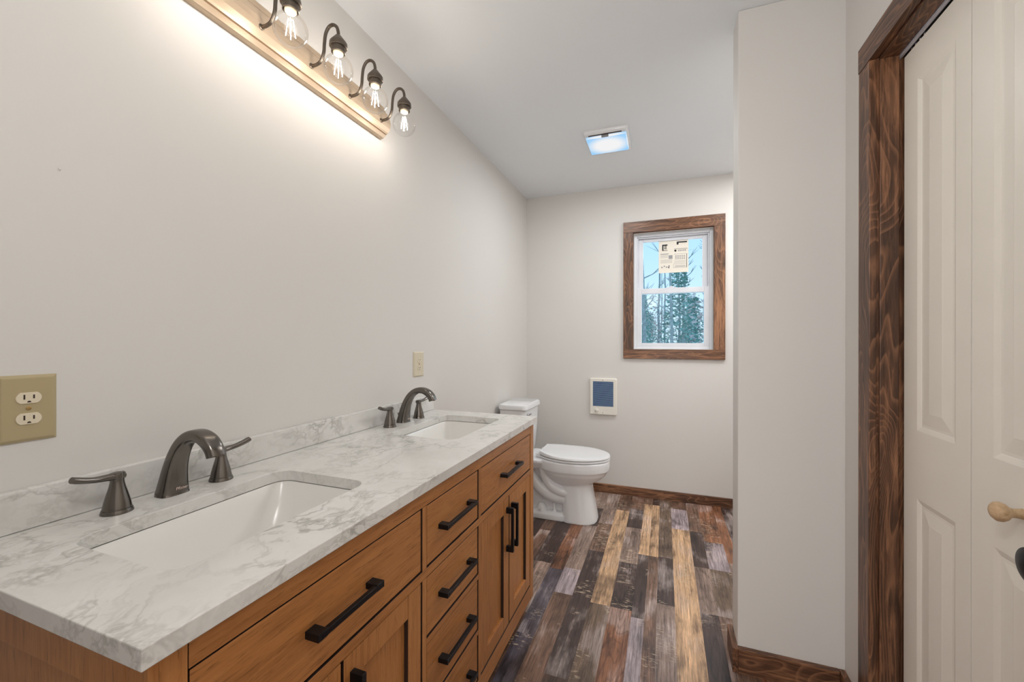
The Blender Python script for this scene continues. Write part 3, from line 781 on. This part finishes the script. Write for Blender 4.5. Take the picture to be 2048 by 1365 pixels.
# pedestal column
b.ring_loft([egg(.452, .690, .130, 0, sq=2.9, cxr=.35), egg(.455, .688, .128, .02, sq=2.9, cxr=.35), egg(.455, .668, .118, .13, sq=2.9, cxr=.35), egg(.452, .650, .110, .24, sq=2.8, cxr=.35), egg(.44, .66, .115, .275, sq=2.6, cxr=.4)])
# rear web and foot
b.ring_loft([egg(.115, .60, .058, .01, sq=4), egg(.13, .60, .050, .18, sq=4), egg(.10, .60, .060, .36, sq=4)])
b.ring_loft([egg(.10, .60, .118, 0, sq=5), egg(.10, .60, .116, .035, sq=5), egg(.12, .59, .095, .052, sq=5)])
for s_ in (-1, 1):
    b.tube(spline([(.17, TY + s_ * .050, .335), (.235, TY + s_ * .060, .275), (.305, TY + s_ * .066, .200), (.375, TY + s_ * .070, .158), (.47, TY + s_ * .066, .145), (.54, TY + s_ * .055, .150)], 6), .042, 20)
    b.tube(spline([(.335, TY + s_ * .085, .345), (.345, TY + s_ * .080, .285), (.385, TY + s_ * .082, .225), (.45, TY + s_ * .085, .195), (.53, TY + s_ * .075, .185)], 6), .034, 20)
    b.lathe([(.040, .045), (.036, .060), (.026, .085), (.016, .096), (.004, .098)], (.315, TY + s_ * .066, 0), 'z', 24)
    b.tube([(.395, TY + s_ * .055, .13), (.41, TY + s_ * .080, .055)], .010, 10); b.tube([(.235, TY + s_ * .050, .17), (.225, TY + s_ * .085, .055)], .012, 10)
bo = b.build('bowl', 'porcelain', TO, 180)
rm = bo.modifiers.new('fuse', 'REMESH'); rm.mode = 'VOXEL'; rm.voxel_size = .0045; rm.use_smooth_shade = True
smm = bo.modifiers.new('soften', 'SMOOTH'); smm.factor = .5; smm.iterations = 5
b = MB(); b.lathe([(.009, 0), (.009, .012), (.006, .016)], (.315, TY - .105, .050), 'z', 16); b.build('bolt_cap', 'porcelain', TO, 40)
def lid_outline(g_, z, dz=0.0):
    c = .515; out = []
    for i in range(33):
        a = -PI / 2 + PI * i / 32; out.append((c + (.255 + g_) * math.cos(a) ** 1.0, (.181 + g_) * math.sin(a)))
    for x, y in ((.47, .179), (.42, .169), (.375, .151), (.34, .128), (.318, .110), (.308, .106)): out.append((x, y + g_ * .8))
    for x, y in ((.308, -.106), (.318, -.110), (.34, -.128), (.375, -.151), (.42, -.169), (.47, -.179)): out.append((x, y - g_ * .8))
    return [(x, TY + y, z + dz * max(0, (.45 - x) / .15)) for x, y in out]
MB().ring_loft([lid_outline(-.006, .4135), lid_outline(0, .4165), lid_outline(0, .424), lid_outline(-.004, .4275)]).build('seat', 'porcelain', TO, 40)
MB().ring_loft([lid_outline(-.004, .4300, .004), lid_outline(.001, .4325, .004), lid_outline(.001, .4405, .010), lid_outline(-.003, .4455, .014), lid_outline(-.02, .4475, .014), lid_outline(-.06, .4485, .012)]).build('lid', 'porcelain', TO, 40)
for s_ in (-1, 1): MB().box((.275, TY + s_ * .072 - .018, .409), (.312, TY + s_ * .072 + .018, .437), .005).build('hinge', 'porcelain', TO, 40)
tk = [[(px, py, z) for px, py in rrect(cx_, TY, hx, hy, .035, 8)] for z, cx_, hx, hy in ((.408, .118, .075, .135), (.43, .122, .085, .150), (.60, .125, .094, .165), (.735, .126, .097, .169))]
MB().ring_loft(tk).build('tank', 'porcelain', TO, 50)
tl = [[(px, py, z) for px, py in rrect(.130, TY, hx, hy, r, 8)] for z, hx, hy, r in ((.737, .104, .175, .036), (.741, .107, .178, .038), (.760, .107, .178, .038), (.770, .103, .174, .036), (.7755, .092, .163, .03))]
MB().ring_loft(tl).build('tank_lid', 'porcelain', TO, 35)
b = MB(); b.lathe([(.011, 0), (.011, .006), (.007, .010)], (.2225, TY - .115, .700), 'x', 20); b.box((.230, TY - .120, .695), (.237, TY - .060, .706), .003); b.build('flush_lever', 'chrome', TO, 40)

# ------------------------------------------------------------------ woodland outside the window
g = MB().box((-25, 5, -1.6), (30, 60, -1.5)).build('ground', 'ground'); struct(g, 'woodland floor outside')
def tree(x, y, h, r, ever, seed, rust=False):
    q = random.Random(seed)
    lab, grp = (('green leafy evergreen standing among bare trunks outside the window', 'evergreens outside the window') if ever else
                ('thin bare woodland tree standing outside beyond the window', 'bare trees outside the window'))
    t = thing('evergreen_tree' if ever else 'bare_tree', (x, y, -1.5), lab, 'tree', grp)
    b = MB(); n = 7; lean = q.uniform(-.03, .03)
    pts = [(x + lean * h * k / n + q.uniform(-.05, .05) * (k > 0), y + q.uniform(-.05, .05), -1.5 + h * k / n) for k in range(n + 1)]
    b.tube(pts, lambda k: r * (1 - .85 * k / n), 8)
    for k in range(10 if not ever else 4):
        f = q.uniform(.3, .95); i = min(int(f * n), n - 1); p = Vector(pts[i]).lerp(Vector(pts[i + 1]), f * n - i); a = q.uniform(0, 2 * PI)
        L = q.uniform(.55, 1.15) * (1.2 - f * .5); d = Vector((math.cos(a), math.sin(a), q.uniform(.5, 1.3))).normalized()
        e = p + d * L; m_ = p + d * L * .5 + Vector((0, 0, -.08)); r0 = r * .32
        b.tube([p, m_, e], lambda kk: r0 * (1, .6, .2)[kk], 6, (.3, .8, .1))
        for _ in range(2):
            d2_ = (d + Vector((q.uniform(-.8, .8), q.uniform(-.8, .8), q.uniform(-.1, .6)))).normalized()
            b.tube([m_, m_ + d2_ * L * .5], lambda kk: r0 * (.5, .15)[kk], 5, (.3, .8, .1))
    b.build('trunk', 'bark', t)
    if ever or rust:
        f = bmesh.new(); N = 1500 if ever else 420
        for k in range(N):
            z = q.uniform(.25, .98) if ever else q.uniform(.22, .5); sp = (1.25 * (1.05 - z) + .15) if ever else .85
            a = q.uniform(0, 2 * PI); rr = sp * math.sqrt(q.random())
            c = Vector((rr * math.cos(a), rr * math.sin(a), z * h - rr * .15)); s_ = q.uniform(.05, .14)
            u_ = Vector((q.gauss(0, 1), q.gauss(0, 1), q.gauss(0, .5))).normalized() * s_; v_ = Vector((q.gauss(0, 1), q.gauss(0, 1), q.gauss(0, 1))).normalized() * s_ * .45
            f.faces.new([f.verts.new(c + o_) for o_ in (-u_, v_, u_, -v_)])
        m = MB(); m.bm.free(); m.bm = f; bmesh.ops.translate(f, vec=Vector((x, y, -1.5)), verts=f.verts)
        m.build('foliage', 'leaf_green' if ever else 'leaf_rust', t)
q = random.Random(21)
k = 0
for row, (yy, n, half) in enumerate(((17, 4, 4.4), (20.6, 5, 5.2), (24.2, 5, 6), (28, 6, 7), (32, 7, 8), (36.5, 8, 9), (41, 9, 10.5), (46, 10, 12))):
    for i in range(n):
        x = 1.4 + (yy - 3) * .02 + (-half + 2 * half * (i + .5 + q.uniform(-.16, .16)) / n)
        ever = (i + row) % 3 == 0 and row > 0
        tree(x, yy + q.uniform(-.5, .5), q.uniform(4.6, 6.4) if ever else q.uniform(9, 13), q.uniform(.06, .12), ever, 220 + k, i % 2 == 0); k += 1
for x, y, h, r in ((-.30, 13.0, 11, .055), (1.32, 13.3, 11, .05), (2.72, 13.0, 11.5, .06)):
    tree(x, y, h, r, False, int(x * 100) + 900)
